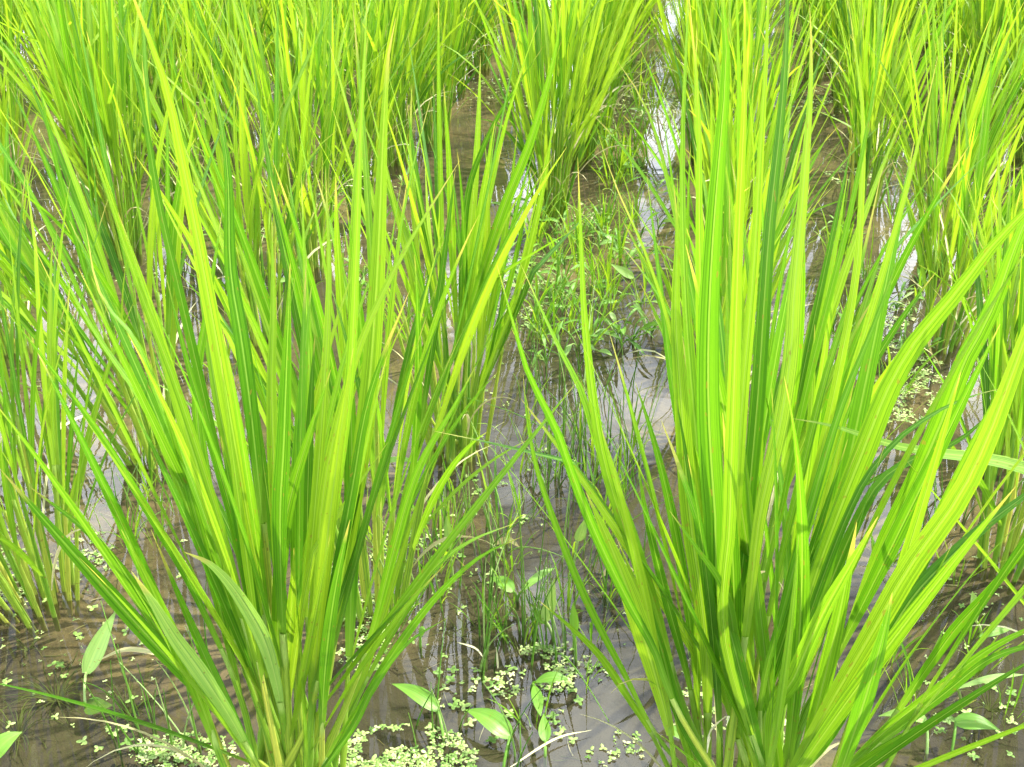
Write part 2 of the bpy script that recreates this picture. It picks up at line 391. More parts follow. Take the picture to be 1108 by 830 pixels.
def rice_hero(base, seed, n_t, lean_max, hue, label, traced=(), hs=1.0, bias=(0, 0), group='rice plants set out in rows', rad=0.035, seg=15, ws=1.0, gold=0.0, wmul=0.88):
    """near clump: rice_plant > tiller > leaf_blade, each a mesh of its own"""
    rng = random.Random(seed)
    root = empty('rice_plant', base); tag(root, label, 'rice plant', group)
    def add(culm, r0, r1, ct, lv, nc=5):
        org = culm[0].copy()
        mb = MB(); mb.tube(culm, r0, r1, ct, 0, 8, flat=0.65, joints=(rng.uniform(0.35, 0.6),))
        c = mb.build('tiller', M['sheath'], root, org); c.location = org - root.location
        for lp, W, nrm, tint, roll, tw in lv:
            b = MB(); b.blade(lp, W, nrm, tint, 0, nc, fold=rng.uniform(0.06, 0.24), roll=roll, twist=tw)
            lo = b.build('leaf_blade', M['pale'] if tint > 1 else M['leaf'], c, lp[0].copy()); lo.location = lp[0] - org
    for tr in traced:
        pts, wpx, tint = tr[0], tr[1], tr[2]
        dyy = tr[3] if len(tr) > 3 else rng.uniform(-0.09, 0.09)
        pts = list(reversed(pts))                       # base -> tip
        bx = rng.uniform(-1, 1) * rad * 0.8; by = rng.uniform(-1, 1) * rad * 0.8
        b0 = base + Vector((bx, by, 0)); 
        nn = len(pts); P = [b0 - Z * 0.015, b0]
        for i, (px, py) in enumerate(pts):
            s = (i + 1) / nn
            P.append(at(px, py, b0.y + dyy * s))
        path, L = catmull(P, 30)
        # drop kinks right at the root
        Ls = min(0.27, L * 0.46) * rng.uniform(0.65, 1.0); kcut = max(3, int(30 * Ls / L))
        culm = path[:kcut + 1]
        blade_pts, _ = catmull(path[kcut - 1:], 24)
        mid = blade_pts[len(blade_pts) // 2]
        roll = rng.uniform(-0.7, 0.7) if tint <= 1 else 0.15; W = wmul * wpx * depth(mid) / FPX / max(0.6, math.cos(roll))
        vd = (Vector((0, 0, CAM_H)) - mid).normalized()
        lv = [(blade_pts, W, vd, tint, roll, rng.uniform(-0.5, 0.5))]
        # companion leaves of the same tiller
        d = (culm[-1] - culm[0]).normalized(); out = Vector((d.x, d.y, 0))
        out = out.normalized() if out.length > 0.05 else Vector((rng.uniform(-1, 1), rng.uniform(-1, 1), 0)).normalized()
        for q in range(rng.choice((0, 1, 1, 2)) if d.z > 0.93 else 0):
            i = int(kcut * (0.8 - 0.28 * q)); a2 = rng.uniform(0, 6.28)
            o2 = Vector((math.cos(a2), math.sin(a2), 0)) * 0.7 + out * 0.5; o2 = (o2 - d * o2.dot(d)).normalized()
            div = R(8 + 8*q) * rng.uniform(0.6, 1.4)
            dd = d * math.cos(div) + o2 * math.sin(div)
            lp = grow(culm[i], dd, rng.uniform(0.22, 0.38) * min(1, L / 0.5), seg, o2, rng.uniform(0, 0.2), max(0, rng.gauss(0.05, 0.07)), 0.1, rng)
            lv.append((lp, rng.uniform(0.007, 0.011), -o2, min(1, max(0, rng.gauss(hue, 0.25))), rng.uniform(-0.4, 0.4), rng.uniform(-0.8, 0.8)))
        add(culm, rng.uniform(0.003, 0.0042), min(0.0026, W * 0.24), rng.uniform(0.2, 0.8), lv)
    for k in range(4):
        a2 = rng.uniform(0, 6.28); o2 = Vector((math.cos(a2), math.sin(a2), 0)); b = base + o2 * rad * 0.9
        lp = grow(b + Z * rng.uniform(0, 0.05), o2 * 0.45 + Z, rng.uniform(0.08, 0.2), 10, o2, rng.uniform(0.2, 0.9), rng.uniform(0.2, 1.5), 0.6, rng)
        mb = MB(); mb.blade(lp, rng.uniform(0.002, 0.0045), -o2, rng.uniform(0.3, 1), 0, 3, 0.5, 0, rng.uniform(-1, 1))
        o = mb.build('withered_leaf', M['straw'], root, lp[0].copy()); o.location = lp[0] - base
    for k in range(n_t):
        a = k * 2.39996 + rng.uniform(-0.3, 0.3); rr = rad * math.sqrt((k + 0.5) / n_t)
        b = base + Vector((math.cos(a) * rr, math.sin(a) * rr, 0))
        lean = R(lean_max) * (rr / rad) * rng.uniform(0.55, 1.1)
        vx = math.cos(a) * math.sin(lean) + bias[0]; vy = math.sin(a) * math.sin(lean) + bias[1]
        lean = min(R(38), math.atan(math.hypot(vx, vy))); az = math.atan2(vy, vx)
        culm, r0, r1, ct, lv = tiller(rng, b, az, lean, hs * rng.uniform(0.85, 1.08), hue, seg=seg, droopy=0.08, leaves=rng.choice((3, 3, 4)) if not traced else 2)
        add(culm, r0 * (0.85 if gold else 1), r1, min(1, ct + gold), [(a_, b_ * ws * rng.uniform(0.75, 1.15), *c_) for a_, b_, *c_ in lv])
    return root

def rice_proto(seed, n_t, lean_max, hue, hs=1.0, rad=0.03):
    """further clump: rice_plant > tiller (culm with its leaves)"""
    rng = random.Random(seed); out = []
    for k in range(n_t):
        a = k * 2.39996 + rng.uniform(-0.4, 0.4); rr = rad * math.sqrt((k + 0.5) / n_t)
        b = Vector((math.cos(a) * rr, math.sin(a) * rr, 0))
        culm, r0, r1, ct, lv = tiller(rng, b, a, R(lean_max) * (rr / rad) * rng.uniform(0.5, 1.15), hs * rng.uniform(0.82, 1.08), hue, seg=9, droopy=0.10)
        mb = MB(); mb.tube(culm, r0 * 0.9, r1, ct, 1, 5)
        for lp, W, nrm, tint, roll, tw in lv: mb.blade(lp, W * rng.uniform(0.5, 0.85), nrm, tint, 0, 3, 0.3, roll, tw)
        if rng.random() < 0.45:                          # a withered lower leaf
            i = rng.randint(1, 3); a2 = rng.uniform(0, 6.28); o2 = Vector((math.cos(a2), math.sin(a2), 0))
            lp = grow(culm[i], o2 * 0.5 + Z, rng.uniform(0.10, 0.22), 8, o2, rng.uniform(0.3, 1.0), rng.uniform(0.3, 1.6), 0.5, rng)
            mb.blade(lp, rng.uniform(0.0025, 0.005), -o2, rng.uniform(0.2, 1), 2, 3, 0.5, 0, rng.uniform(-1, 1))
        out.append((mb, mb.mesh('tiller', [M['leaf'], M['sheath'], M['straw']])))
    return out

# ------------------------------------------------------------------ the traced blades of the two clumps in front (photo pixels, tip first)
TL = [
 ([(118,-25),(121,0),(145,72),(163,163),(173,224),(200,340),(232,480),(262,620),(288,760)], 12, 0.12),
 ([(139,-40),(145,0),(177,83),(195,163),(213,253),(240,400),(268,560),(295,720)], 19, 0.80),
 ([(228,60),(231,90),(246,181),(249,289),(260,360),(272,450),(288,600),(302,740)], 22, 0.08),
 ([(498,173),(444,260),(419,308),(386,384),(352,520),(336,680),(325,790)], 13, 0.85),
 ([(398,-30),(396,30),(390,150),(385,290),(378,420),(358,580),(340,740)], 15, 0.62),
 ([(428,20),(420,60),(414,160),(408,300),(398,430),(378,580),(350,760)], 22, 0.75),
 ([(198,597),(230,612),(262,650),(290,705),(308,790)], 20, 1.1, -0.10),
 ([(30,525),(100,580),(150,640),(190,690),(230,745),(270,815)], 15, 0.25, -0.03),
 ([(142,618),(165,650),(190,690),(222,735),(262,800)], 22, 1.1, -0.09),
 ([(0,328),(36,373),(72,420),(105,464),(126,496),(165,560),(215,650),(265,770)], 12, 0.30, -0.02),
 ([(54,265),(83,326),(119,384),(148,424),(170,467),(188,511),(222,600),(270,740)], 10, 0.55),
 ([(92,240),(108,319),(145,366),(170,428),(195,489),(222,560),(275,720)], 12, 0.50),
 ([(128,230),(155,308),(181,391),(202,467),(225,540),(255,640),(290,760)], 17, 0.72),
 ([(240,230),(235,265),(224,337),(213,410),(217,482),(235,580),(275,730)], 14, 0.45),
 ([(294,238),(296,337),(294,410),(296,500),(300,620),(306,760)], 15, 0.70),
 ([(314,285),(311,373),(307,482),(303,565),(306,680),(312,780)], 19, 0.15),
 ([(352,300),(361,319),(379,384),(392,440),(388,520),(362,640),(335,780)], 10, 0.08),
 ([(358,400),(336,467),(318,525),(307,580),(300,680),(306,790)], 17, 0.45),
 ([(443,315),(412,391),(394,453),(381,530),(360,640),(330,790)], 15, 0.05),
 ([(514,397),(488,446),(462,489),(444,532),(425,600),(398,700),(355,810)], 13, 0.45),
 ([(558,566),(510,585),(470,615),(440,660),(405,720),(368,800)], 9, 0.55, 0.05),
 ([(567,580),(520,602),(475,642),(430,700),(390,765),(350,830)], 12, 0.40, -0.02),
 ([(485,668),(440,697),(405,742),(370,805)], 9, 0.30, -0.04),
 ([(205,240),(220,330),(235,430),(262,560),(290,700)], 14, 0.60),
 ([(180,300),(205,400),(235,500),(262,600),(292,740)], 13, 0.30),
 ([(326,190),(330,300),(335,420),(328,560),(320,720)], 13, 0.55),
 ([(352,180),(356,300),(350,430),(338,580),(322,740)], 13, 0.80),
 ([(70,90),(110,190),(150,310),(195,430),(245,590),(290,760)], 11, 0.62),
]
TR = [
 ([(564,287),(585,334),(607,381),(629,424),(642,467),(660,518),(682,575),(710,660),(745,780)], 19, 0.55, 0.02),
 ([(538,287),(556,352),(574,410),(600,460),(621,518),(645,578),(679,649),(708,703),(745,790)], 17, 0.35, -0.03),
 ([(625,170),(629,265),(632,337),(640,417),(650,482),(665,540),(692,620),(722,720),(755,830)], 17, 0.60),
 ([(566,405),(571,457),(582,511),(602,570),(625,628),(646,673),(672,722),(725,815)], 12, 0.45, -0.02),
 ([(582,649),(621,682),(650,711),(679,754),(708,800),(740,860)], 12, 0.60, -0.04),
 ([(776,-60),(782,0),(786,70),(780,150),(772,250),(767,350),(767,450),(774,560),(785,700)], 33, 0.30, -0.05),
 ([(729,200),(733,253),(731,337),(738,446),(746,554),(765,720)], 27, 0.70, 0.0),
 ([(667,65),(701,119),(719,181),(736,260),(748,380),(764,560),(785,740)], 11, 0.60),
 ([(647,145),(668,206),(690,253),(706,295),(722,345),(738,430),(760,570),(785,740)], 9, 0.90),
 ([(850,-70),(852,0),(850,60),(843,150),(834,230),(828,310),(820,430),(808,570),(800,720)], 23, 0.10),
 ([(832,-60),(829,60),(822,180),(815,300),(802,450),(795,600),(795,740)], 18, 0.72),
 ([(876,5),(878,72),(874,145),(867,235),(860,310),(855,390),(842,470),(822,560),(805,700)], 23, 0.85),
 ([(918,0),(925,54),(934,126),(932,217),(926,300),(910,390),(886,500),(850,640),(820,780)], 13, 0.86),
 ([(1180,160),(1110,228),(1070,270),(1033,319),(993,366),(961,420),(936,482),(908,553),(880,630),(845,740)], 37, 0.62, -0.06),
 ([(1160,130),(1105,250),(1073,337),(1044,391),(1019,456),(990,522),(955,590),(915,690),(862,800)], 30, 0.45, -0.03),
 ([(1190,160),(1130,310),(1084,435),(1062,489),(1033,545),(985,612),(943,685),(905,750),(860,830)], 36, 0.78, -0.08),
 ([(1150,540),(1108,595),(1069,642),(1033,682),(997,732),(955,790),(890,850)], 18, 0.30, -0.05),
 ([(1180,655),(1108,683),(1062,708),(1015,745),(965,785),(900,840)], 14, 0.40, -0.06),
 ([(1170,690),(1108,700),(1066,716),(1020,752),(968,792),(890,850)], 14, 0.25, -0.04),
 ([(950,559),(921,610),(889,667),(860,732),(834,794)], 27, 0.55, -0.08),
 ([(1030,590),(997,649),(961,700),(925,752),(870,830)], 17, 0.35),
 ([(724,552),(755,595),(780,631),(792,670),(796,730),(800,830)], 15, 0.40, -0.07),
 ([(661,750),(679,736),(708,738),(730,765),(745,815),(765,870)], 10, 0.50, -0.02),
 ([(1085,420),(1044,431),(1008,449),(972,475),(930,530),(885,640),(840,780)], 13, 0.10, 0.04),
 ([(1090,430),(1040,475),(997,493),(961,513),(935,548),(895,640),(845,780)], 18, 0.03, 0.05),
 ([(1150,500),(1108,537),(1069,566),(1033,599),(985,650),(930,740),(870,830)], 26, 0.02, 0.02),
 ([(690,500),(700,560),(722,650),(750,760)], 14, 0.15),
 ([(672,560),(690,620),(715,700),(748,800)], 15, 0.20),
 ([(955,180),(930,290),(895,400),(865,520),(835,650),(815,780)], 14, 0.50),
 ([(985,240),(950,340),(910,440),(880,540),(850,650),(822,780)], 15, 0.35),
 ([(700,190),(712,290),(728,420),(752,560),(780,720)], 14, 0.30),
 ([(1015,60),(985,190),(945,330),(900,480),(860,620),(825,780)], 13, 0.80),
 ([(748,-60),(742,60),(738,180),(742,330),(754,480),(772,640)], 16, 0.55),
 ([(960,-20),(945,100),(915,250),(880,390),(850,530),(822,700)], 12, 0.40),
 ([(805,-40),(806,100),(800,240),(795,400),(790,560),(790,720)], 22, 0.65),
 ([(745,-10),(756,120),(757,250),(760,400),(768,560),(782,740)], 20, 0.55),
]
# blades of the clumps behind that cross the water lane
TF = [
 ([(600,120),(588,200),(570,280),(545,360),(515,440)], 11, 0.7),
 ([(575,180),(562,260),(542,340),(512,430)], 9, 0.45),
 ([(520,60),(516,160),(508,260),(500,360),(494,440)], 13, 0.85),
 ([(480,90),(486,180),(490,280),(494,380)], 12, 0.6),
 ([(500,300),(470,350),(455,400),(470,460)], 8, 0.3),
 ([(607,5),(600,60),(575,150),(545,225),(520,300),(500,370),(488,440)], 15, 0.45),
 ([(588,50),(545,115),(520,165),(506,210),(500,280),(497,360),(492,440)], 12, 0.10),
 ([(440,110),(455,220),(468,320),(480,420)], 11, 0.25),
 ([(560,140),(548,240),(530,340),(512,430)], 11, 0.6),
 ([(545,300),(540,350),(525,410),(505,460)], 10, 0.15),
]

RG = 'rice plants set out in rows'
rice_hero(ground(315, 880), 11, 9, 9, 0.42, 'big green rice clump in front on the left, blades fanning to both sides', TL, hs=0.78, bias=(-0.02, 0.02), rad=0.046)
rice_hero(ground(815, 925), 12, 14, 9, 0.45, 'largest rice clump in front on the right, with the widest blades', TR, hs=0.80, wmul=0.74, bias=(0.0, 0.02), rad=0.055)
rice_hero(ground(42, 648), 13, 26, 17, 0.66, 'rice clump with thick yellowish stems standing in mud at the left edge', hs=0.72, rad=0.042, bias=(-0.05, 0), ws=0.62, gold=0.15)
rice_hero(ground(402, 655), 14, 15, 12, 0.50, 'rice clump standing right behind the big front left clump', hs=0.84, rad=0.032, ws=0.8)
rice_hero(ground(168, 492), 15, 15, 14, 0.50, 'rice clump leaning left behind the brown mud left of the front left clump', hs=0.86, bias=(-0.08, 0), ws=0.8)
rice_hero(ground(495, 488), 16, 15, 10, 0.60, 'rice clump beside the dark central water with blades leaning over it', TF, hs=0.82, ws=0.65, wmul=0.7)
rice_hero(ground(1090, 605), 17, 16, 15, 0.40, 'rice clump at the right edge behind the bent pale blade', hs=0.8, ws=0.8)
rice_hero(ground(812, 640), 18, 11, 10, 0.45, 'rice clump hidden close behind the largest clump on the right', hs=0.8)
# clump just outside the frame on the right; one of its blades bends over into view
TX = [([(858,453),(907,462),(961,480),(1015,490),(1060,495),(1108,506),(1150,530),(1178,590),(1188,700)], 17, 1.3, -0.07)]
rice_hero(ground(1200, 850), 19, 14, 16, 0.45, 'rice clump past the right edge whose pale bent blade crosses the front', TX, hs=0.8, bias=(0.08, 0))

# ------------------------------------------------------------------ the rows behind
protos = [rice_proto(100 + k, n, lm, h, hs) for k, (n, lm, h, hs) in enumerate(
    [(18, 10, 0.76, 0.80), (15, 12, 0.64, 0.72), (30, 12, 0.72, 0.90), (17, 11, 0.60, 0.76), (23, 12, 0.80, 0.86), (14, 9, 0.85, 0.68), (27, 10, 0.68, 0.88)])]
rng = random.Random(5)
SL, STEP = 0.165, 0.27
cols = {'A': -0.262, 'C': 0.09, 'D': 0.385, 'B': -0.597, 'E': 0.70, 'Z': -0.91, 'F': 1.03, 'Y': -1.24, 'G': 1.36, 'X': -1.57, 'W': -1.90, 'V': -2.23, 'H': 1.69}
sidename = {'A': 'first row left of', 'B': 'second row left of', 'Z': 'third row left of', 'Y': 'fourth row left of', 'X': 'fifth row left of', 'W': 'sixth row left of', 'V': 'seventh row left of',
            'C': 'first row right of', 'D': 'second row right of', 'E': 'third row right of', 'F': 'fourth row right of', 'G': 'fifth row right of', 'H': 'sixth row right of'}
ordn = ['first', 'second', 'third', 'fourth', 'fifth', 'sixth', 'seventh', 'eighth', 'ninth', 'tenth', 'eleventh', 'twelfth', 'thirteenth', 'fourteenth', 'fifteenth', 'sixteenth']
heroes = {('A', 0), ('A', 1), ('A', 2), ('C', 0), ('C', 1), ('B', 1), ('B', 2), ('D', 0), ('D', 1)}
missing = {('A', 3), ('A', 4)}
def in_view(p, mx=60):
    d = depth(p)
    if d < 0.2: return False
    px = 554 + p.x / d * FPX
    top = Vector((p.x, p.y, 0.5)); pt = 554 + p.x / max(0.1, depth(top)) * FPX
    return (-mx < px < 1108 + mx) or (-mx < pt < 1108 + mx)
far = []
for cn_, c in cols.items():
    for k in range(0, 26):
        y = 0.53 + STEP * k; x = c + SL * y
        if (cn_, k) in heroes or (cn_, k) in missing: continue
        if k >= 6: x += {'A': 0.035, 'C': -0.045}.get(cn_, 0)
        x += rng.uniform(-0.035, 0.035); y += rng.uniform(-0.04, 0.04)
        p = Vector((x, y, 0)); sc = rng.uniform(0.9, 1.08); rot = rng.uniform(0, 6.28); pi = rng.choice((0, 1, 3, 4, 5, 6)) if k < 6 else rng.choice((2, 2, 0, 4, 6, 6))
        if (cn_, k) == ('A', 5): p = ground(596, 232); pi = 2; sc = 1.0
        if k >= 14 or not in_view(p):
            if p.y > 0.35 and abs(x) < 3.2: far.append((p, sc, rot, pi))
            continue
        r_ = empty('rice_plant', p); r_.rotation_euler.z = rot; r_.scale = (sc, sc, sc)
        tag(r_, 'green rice clump, %s plant back in the %s the central water lane' % (ordn[k], sidename[cn_]), 'rice plant', RG)
        for mb, me in protos[pi]:
            o = bpy.data.objects.new('tiller', me); COL.objects.link(o); o.parent = r_
        # stray seedlings between two hills of a row fill it out further back
        if k >= 6 and rng.random() < 0.45:
            q = p + Vector((SL * STEP / 2 + rng.uniform(-0.06, 0.06), STEP / 2 + rng.uniform(-0.03, 0.03), 0)); s2 = rng.uniform(0.8, 1.0)
            r2_ = empty('rice_plant', q); r2_.rotation_euler.z = rng.uniform(0, 6.28); r2_.scale = (s2, s2, s2)
            tag(r2_, 'thin rice clump behind the %s plant, %s the water lane' % (ordn[k], sidename[cn_]), 'rice plant', RG)
            for mb, me in rng.choice((protos[1], protos[5], protos[3])):
                o = bpy.data.objects.new('tiller', me); COL.objects.link(o); o.parent = r2_
# the rest of the paddy, past the picture's edges: reads as one mass
V_, F_, U_, T_, M_ = [], [], [], [], []; off = 0
pa = []
for pr in protos:
    v = np.concatenate([np.array(mb.v) for mb, _ in pr[::2]]); f, o_ = [], 0
    for mb, _ in pr[::2]: f.append(np.array(mb.f) + o_); o_ += len(mb.v)
    pa.append((v, np.concatenate(f), np.concatenate([np.array(mb.uv) for mb, _ in pr[::2]]), np.concatenate([np.array(mb.t) for mb, _ in pr[::2]]), np.concatenate([np.array(mb.m) for mb, _ in pr[::2]])))
for p, sc, rot, pi in far:
    v, f, u, t, m_ = pa[pi]; c_, s_ = math.cos(rot) * sc, math.sin(rot) * sc
    w = np.stack([v[:, 0]*c_ - v[:, 1]*s_ + p.x, v[:, 0]*s_ + v[:, 1]*c_ + p.y, v[:, 2]*sc], 1)
    V_.append(w); F_.append(f + off); off += len(v); U_.append(u); T_.append(t); M_.append(m_)
V_ = np.concatenate(V_); F_ = np.concatenate(F_)
me = bpy.data.meshes.new('rice_field'); me.from_pydata(V_.tolist(), [], F_.tolist())
me.materials.append(M['leaf']); me.materials.append(M['sheath']); me.materials.append(M['straw'])
me.uv_layers.new(name='uv').data.foreach_set('uv', np.concatenate(U_).astype(np.float32).ravel())
me.attributes.new('tint', 'FLOAT', 'CORNER').data.foreach_set('value', np.concatenate(T_).astype(np.float32))
me.polygons.foreach_set('material_index', np.concatenate(M_).astype(np.int32)); me.polygons.foreach_set('use_smooth', np.ones(len(F_), dtype=bool))
fo = bpy.data.objects.new('rice_field', me); COL.objects.link(fo)
tag(fo, 'mass of rice growing on beyond the rows in view', 'rice', kind='stuff')

# ------------------------------------------------------------------ duckweed
def rosette(mb, x, y, size, rng, z=None):
    n = rng.choice((2, 3, 3, 3, 4)); a0 = rng.uniform(0, 6.28); tint = min(1, max(0, rng.gauss(0.5, 0.33))); size *= rng.choice((0.5, 0.65, 0.8, 0.9, 1.0))
    for k in range(n):
        a = a0 + k * 6.283 / max(3, n) + rng.uniform(-0.3, 0.3); L = size * rng.uniform(0.38, 0.6); w = L * rng.uniform(0.55, 0.72)
        cx, cy = x + math.cos(a) * L * 0.5, y + math.sin(a) * L * 0.5
        zz = (rng.uniform(0.0008, 0.0028) if z is None else z); tilt = rng.uniform(-0.25, 0.35)
        t2 = min(1, max(0, tint + rng.uniform(-0.15, 0.15)))
        ring = []
        for j in range(8):
            b = j * math.pi / 4; lx, ly = math.cos(b) * L * 0.5, math.sin(b) * w * 0.5
            ring.append((cx + lx*math.cos(a) - ly*math.sin(a), cy + lx*math.sin(a) + ly*math.cos(a), zz + max(-0.0005, (lx + L/2) * tilt * 0.5)))
        zc_ = zz + L * 0.08 + L * 0.25 * max(0, tilt)
        for j in range(8):
            mb.poly([(cx, cy, zc_), ring[j], ring[(j+1) % 8]], [(0.5, 0.5), (0, 0.5), (1, 0.5)], t2)
def mat_patch(name_label, blobs, count, seed, size=0.0075):
    """blobs: (px, py, rx_px, ry_px) ellipses on the water in photo pixels"""
    r_ = random.Random(seed); mb = MB(); tot = sum(b[2] * b[3] for b in blobs)
    for (cx, cy, rx, ry) in blobs:
        for _ in range(int(count * rx * ry / tot)):
            a, q = r_.uniform(0, 6.28), r_.random() ** 0.62
            p = ground(cx + math.cos(a) * rx * q, cy + math.sin(a) * ry * q)
            if mnoise.noise(Vector((p.x, p.y, seed)) * 30) < -0.22 and q > 0.3: continue
            rosette(mb, p.x, p.y, size * r_.uniform(0.7, 1.2), r_)
    o = mb.build('duckweed_mat', M['duck']); tag(o, name_label, 'duckweed', 'duckweed mats on the water', kind='stuff')
mat_patch('dense pale duckweed mat at the foot of the front left clump', [(440, 820, 78, 36), (390, 850, 100, 30), (200, 815, 60, 22), (250, 850, 60, 20)], 1700, 1)
mat_patch('duckweed mat behind the front left clump', [(395, 690, 32, 52), (372, 620, 22, 45), (425, 600, 25, 22)], 500, 2)
mat_patch('greenish duckweed mat around the yellowish clump at the left edge', [(5, 605, 34, 42), (80, 615, 36, 20), (8, 650, 22, 22), (100, 590, 22, 18)], 330, 3)
mat_patch('duckweed mat between the sedge stems in the middle of the lane', [(615, 733, 52, 17), (545, 742, 18, 16), (590, 705, 30, 10)], 220, 4)
mat_patch('brown green duckweed mat in the water right of the largest clump', [(975, 430, 42, 22), (1000, 405, 26, 18), (960, 455, 40, 8)], 520, 5)
mat_patch('duckweed mat further up the right hand water lane', [(955, 345, 35, 14), (935, 295, 30, 14), (965, 375, 30, 10)], 450, 6)
mat_patch('duckweed between the broadleaf weeds in the central lane', [(590, 300, 60, 30), (640, 240, 40, 25), (560, 340, 30, 20)], 600, 7)
mat_patch('thin duckweed drift on the far left water', [(300, 250, 60, 22), (380, 210, 60, 18), (120, 300, 60, 14), (450, 250, 40, 14)], 500, 8)
mat_patch('duckweed scattered under the right front clump', [(680, 810, 22, 20), (760, 760, 40, 40), (860, 790, 40, 30), (650, 820, 15, 12)], 160, 9)
mat_patch('far duckweed scum across the upper lanes', [(700, 110, 60, 20), (880, 110, 70, 18), (560, 100, 60, 16), (330, 80, 90, 14), (930, 190, 40, 14)], 1500, 10, 0.011)
mat_patch('duckweed specks gathered beside the stems behind the curved fronds', [(455, 590, 28, 22), (470, 570, 20, 14)], 60, 12)
mat_patch('fine duckweed specks strewn over the open water', [(560, 640, 150, 150), (90, 700, 110, 90), (1040, 700, 80, 110), (560, 420, 120, 100), (140, 440, 110, 100)], 420, 14, 0.005)
# single floating rosettes one can count
r_ = random.Random(77); dm = []
for k in range(6):
    mb = MB(); rosette(mb, 0, 0, 0.0095, r_, 0.0015); rosette(mb, 0.003, 0.001, 0.006, r_, 0.0022); dm.append(mb.mesh('duckweed', [M['duck']]))
zones = [(480, 640, 70, 60, 20, 'pale duckweed rosette afloat near the curved fronds', 'rosettes near the curved fronds'),
         (560, 760, 90, 50, 36, 'pale duckweed rosette afloat on dark water between the two front clumps', 'rosettes between the front clumps'),
         (90, 700, 90, 60, 15, 'pale duckweed rosette afloat over brown mud at lower left', 'rosettes over the left mud'),
         (90, 790, 90, 30, 12, 'pale duckweed rosette afloat near the bottom left corner', 'rosettes in the bottom left corner'),
         (1040, 640, 70, 50, 16, 'pale duckweed rosette afloat by the right edge clump', 'rosettes by the right edge clump'),
         (1040, 780, 70, 45, 24, 'pale duckweed rosette afloat near the bottom right corner', 'rosettes in the bottom right corner'),
         (540, 520, 60, 50, 14, 'small duckweed rosette afloat where the sedge stems begin', 'rosettes by the far sedge'),
         (210, 560, 70, 70, 10, 'small duckweed rosette afloat left of the front left stems', 'rosettes left of the front left stems')]
for cx, cy, rx, ry, n, lab, grp in zones:
    for _ in range(n):
        p = ground(cx + r_.uniform(-rx, rx), cy + r_.uniform(-ry, ry))
        for q in range(1):
            o = bpy.data.objects.new('duckweed', r_.choice(dm)); COL.objects.link(o); o.location = p + Vector((0, 0, 0.0003)); o.rotation_euler.z = r_.uniform(0, 6.28)
            s_ = r_.uniform(0.75, 1.25); o.scale = (s_, s_, s_); tag(o, lab, 'duckweed', grp)

# ------------------------------------------------------------------ broadleaf weeds
def ovate(t): return max(0.03, math.sin(math.pi * (0.04 + 0.96 * t) ** 0.68) ** 0.95) * (1 - 0.25 * t)
def lance(t): return max(0.03, math.sin(math.pi * (0.05 + 0.95 * t)) ** 0.9)
def weed(base, leaves, label, group=None, name='water_plantain', W=0.02, stemr=0.0014):
    """leaves: list of (leaf-base point, tip point, width, tint, sag, facing)"""
    root = empty(name, base); tag(root, label, 'weed', group)
    for a, b, w, tint, sag, face in leaves:
        mb = MB(); mid = base.lerp(a, 0.5) + Vector((0, 0, 0.004))
        path, _ = catmull([base - Z * 0.012, base, mid, a], 8); mb.tube(path, stemr, stemr * 0.8, tint, 0, 6)
        st = mb.build('stem', M['weed'], root, base); st.location = (0, 0, 0)
        lp = []
        for i in range(13):
            t = i / 12; p = a.lerp(b, t); lp.append(p + Z * (sag * math.sin(math.pi * t)))
        m2 = MB(); m2.blade(lp, w * 0.82, face, tint * 0.72 + 0.05, 0, 7, 0.32, prof=ovate if w > 0.012 else lance)
        lf = m2.build('leaf', M['weed'], st, a.copy()); lf.location = a - base
def G(px, py, z=0.0): return ground(px, py, z)
UP = Vector((0, -0.3, 1))
weed(G(92, 760), [(G(93, 728, 0.012), at(126, 660, G(93, 728).y + 0.02), 0.021, 0.85, 0.002, Vector((0.3, -1, 0.4))),
                  (G(92, 766, -0.004), G(122, 763, -0.003), 0.022, 0.45, 0.0, UP)], 'pale speckled arrow shaped leaf standing upright over brown mud at lower left', name='arrowhead_weed')
weed(G(480, 800), [(G(474, 768, 0.01), G(424, 740, 0.016), 0.019, 0.55, 0.005, UP)], 'oval green water weed leaf lying beside the front left clump, pointing left')
weed(G(545, 830), [(G(552, 797, 0.012), G(503, 768, 0.016), 0.024, 0.50, 0.006, UP)], 'larger oval green leaf near the bottom edge between the two front clumps')
weed(G(-12, 830), [(G(-8, 820, 0.01), G(24, 792, 0.02), 0.024, 0.65, 0.004, UP)], 'pale green oval leaf cut by the left edge near the bottom corner')
weed(G(1030, 812), [(G(1034, 782, 0.012), G(1082, 790, 0.012), 0.020, 0.35, 0.004, UP)], 'dark green oval leaf floating near the bottom right corner')
weed(G(1003, 815), [(G(1002, 780, 0.018), G(950, 775, 0.012), 0.015, 0.75, 0.006, UP)], 'pale folded leaf left of the dark oval leaf at bottom right')
weed(G(744, 798), [(G(592, 806, 0.004), G(590, 772, 0.006), 0.011, 0.5, 0.001, UP)] if False else [(G(740, 800, 0.004), G(720, 785, 0.006), 0.011, 0.5, 0.001, UP)], 'small half sunk leaf at the foot of the largest clump')
weed(G(590, 818), [(G(590, 802, 0.004), G(588, 772, 0.008), 0.014, 0.55, 0.001, UP)], 'upright narrow leaf in dark water right of the larger oval leaf')
weed(G(598, 690), [(at(590, 672, G(598, 690).y), at(600, 625, G(598, 690).y), 0.017, 0.95, 0.0, Vector((0.2, -1, 0.3))),
                   (at(590, 675, G(598, 690).y), at(576, 660, G(598, 690).y), 0.008, 0.6, 0.0, Vector((0, -1, 0.5)))], 'weed with a plump yellow green folded bud among the sedge stems', name='arrowhead_weed')
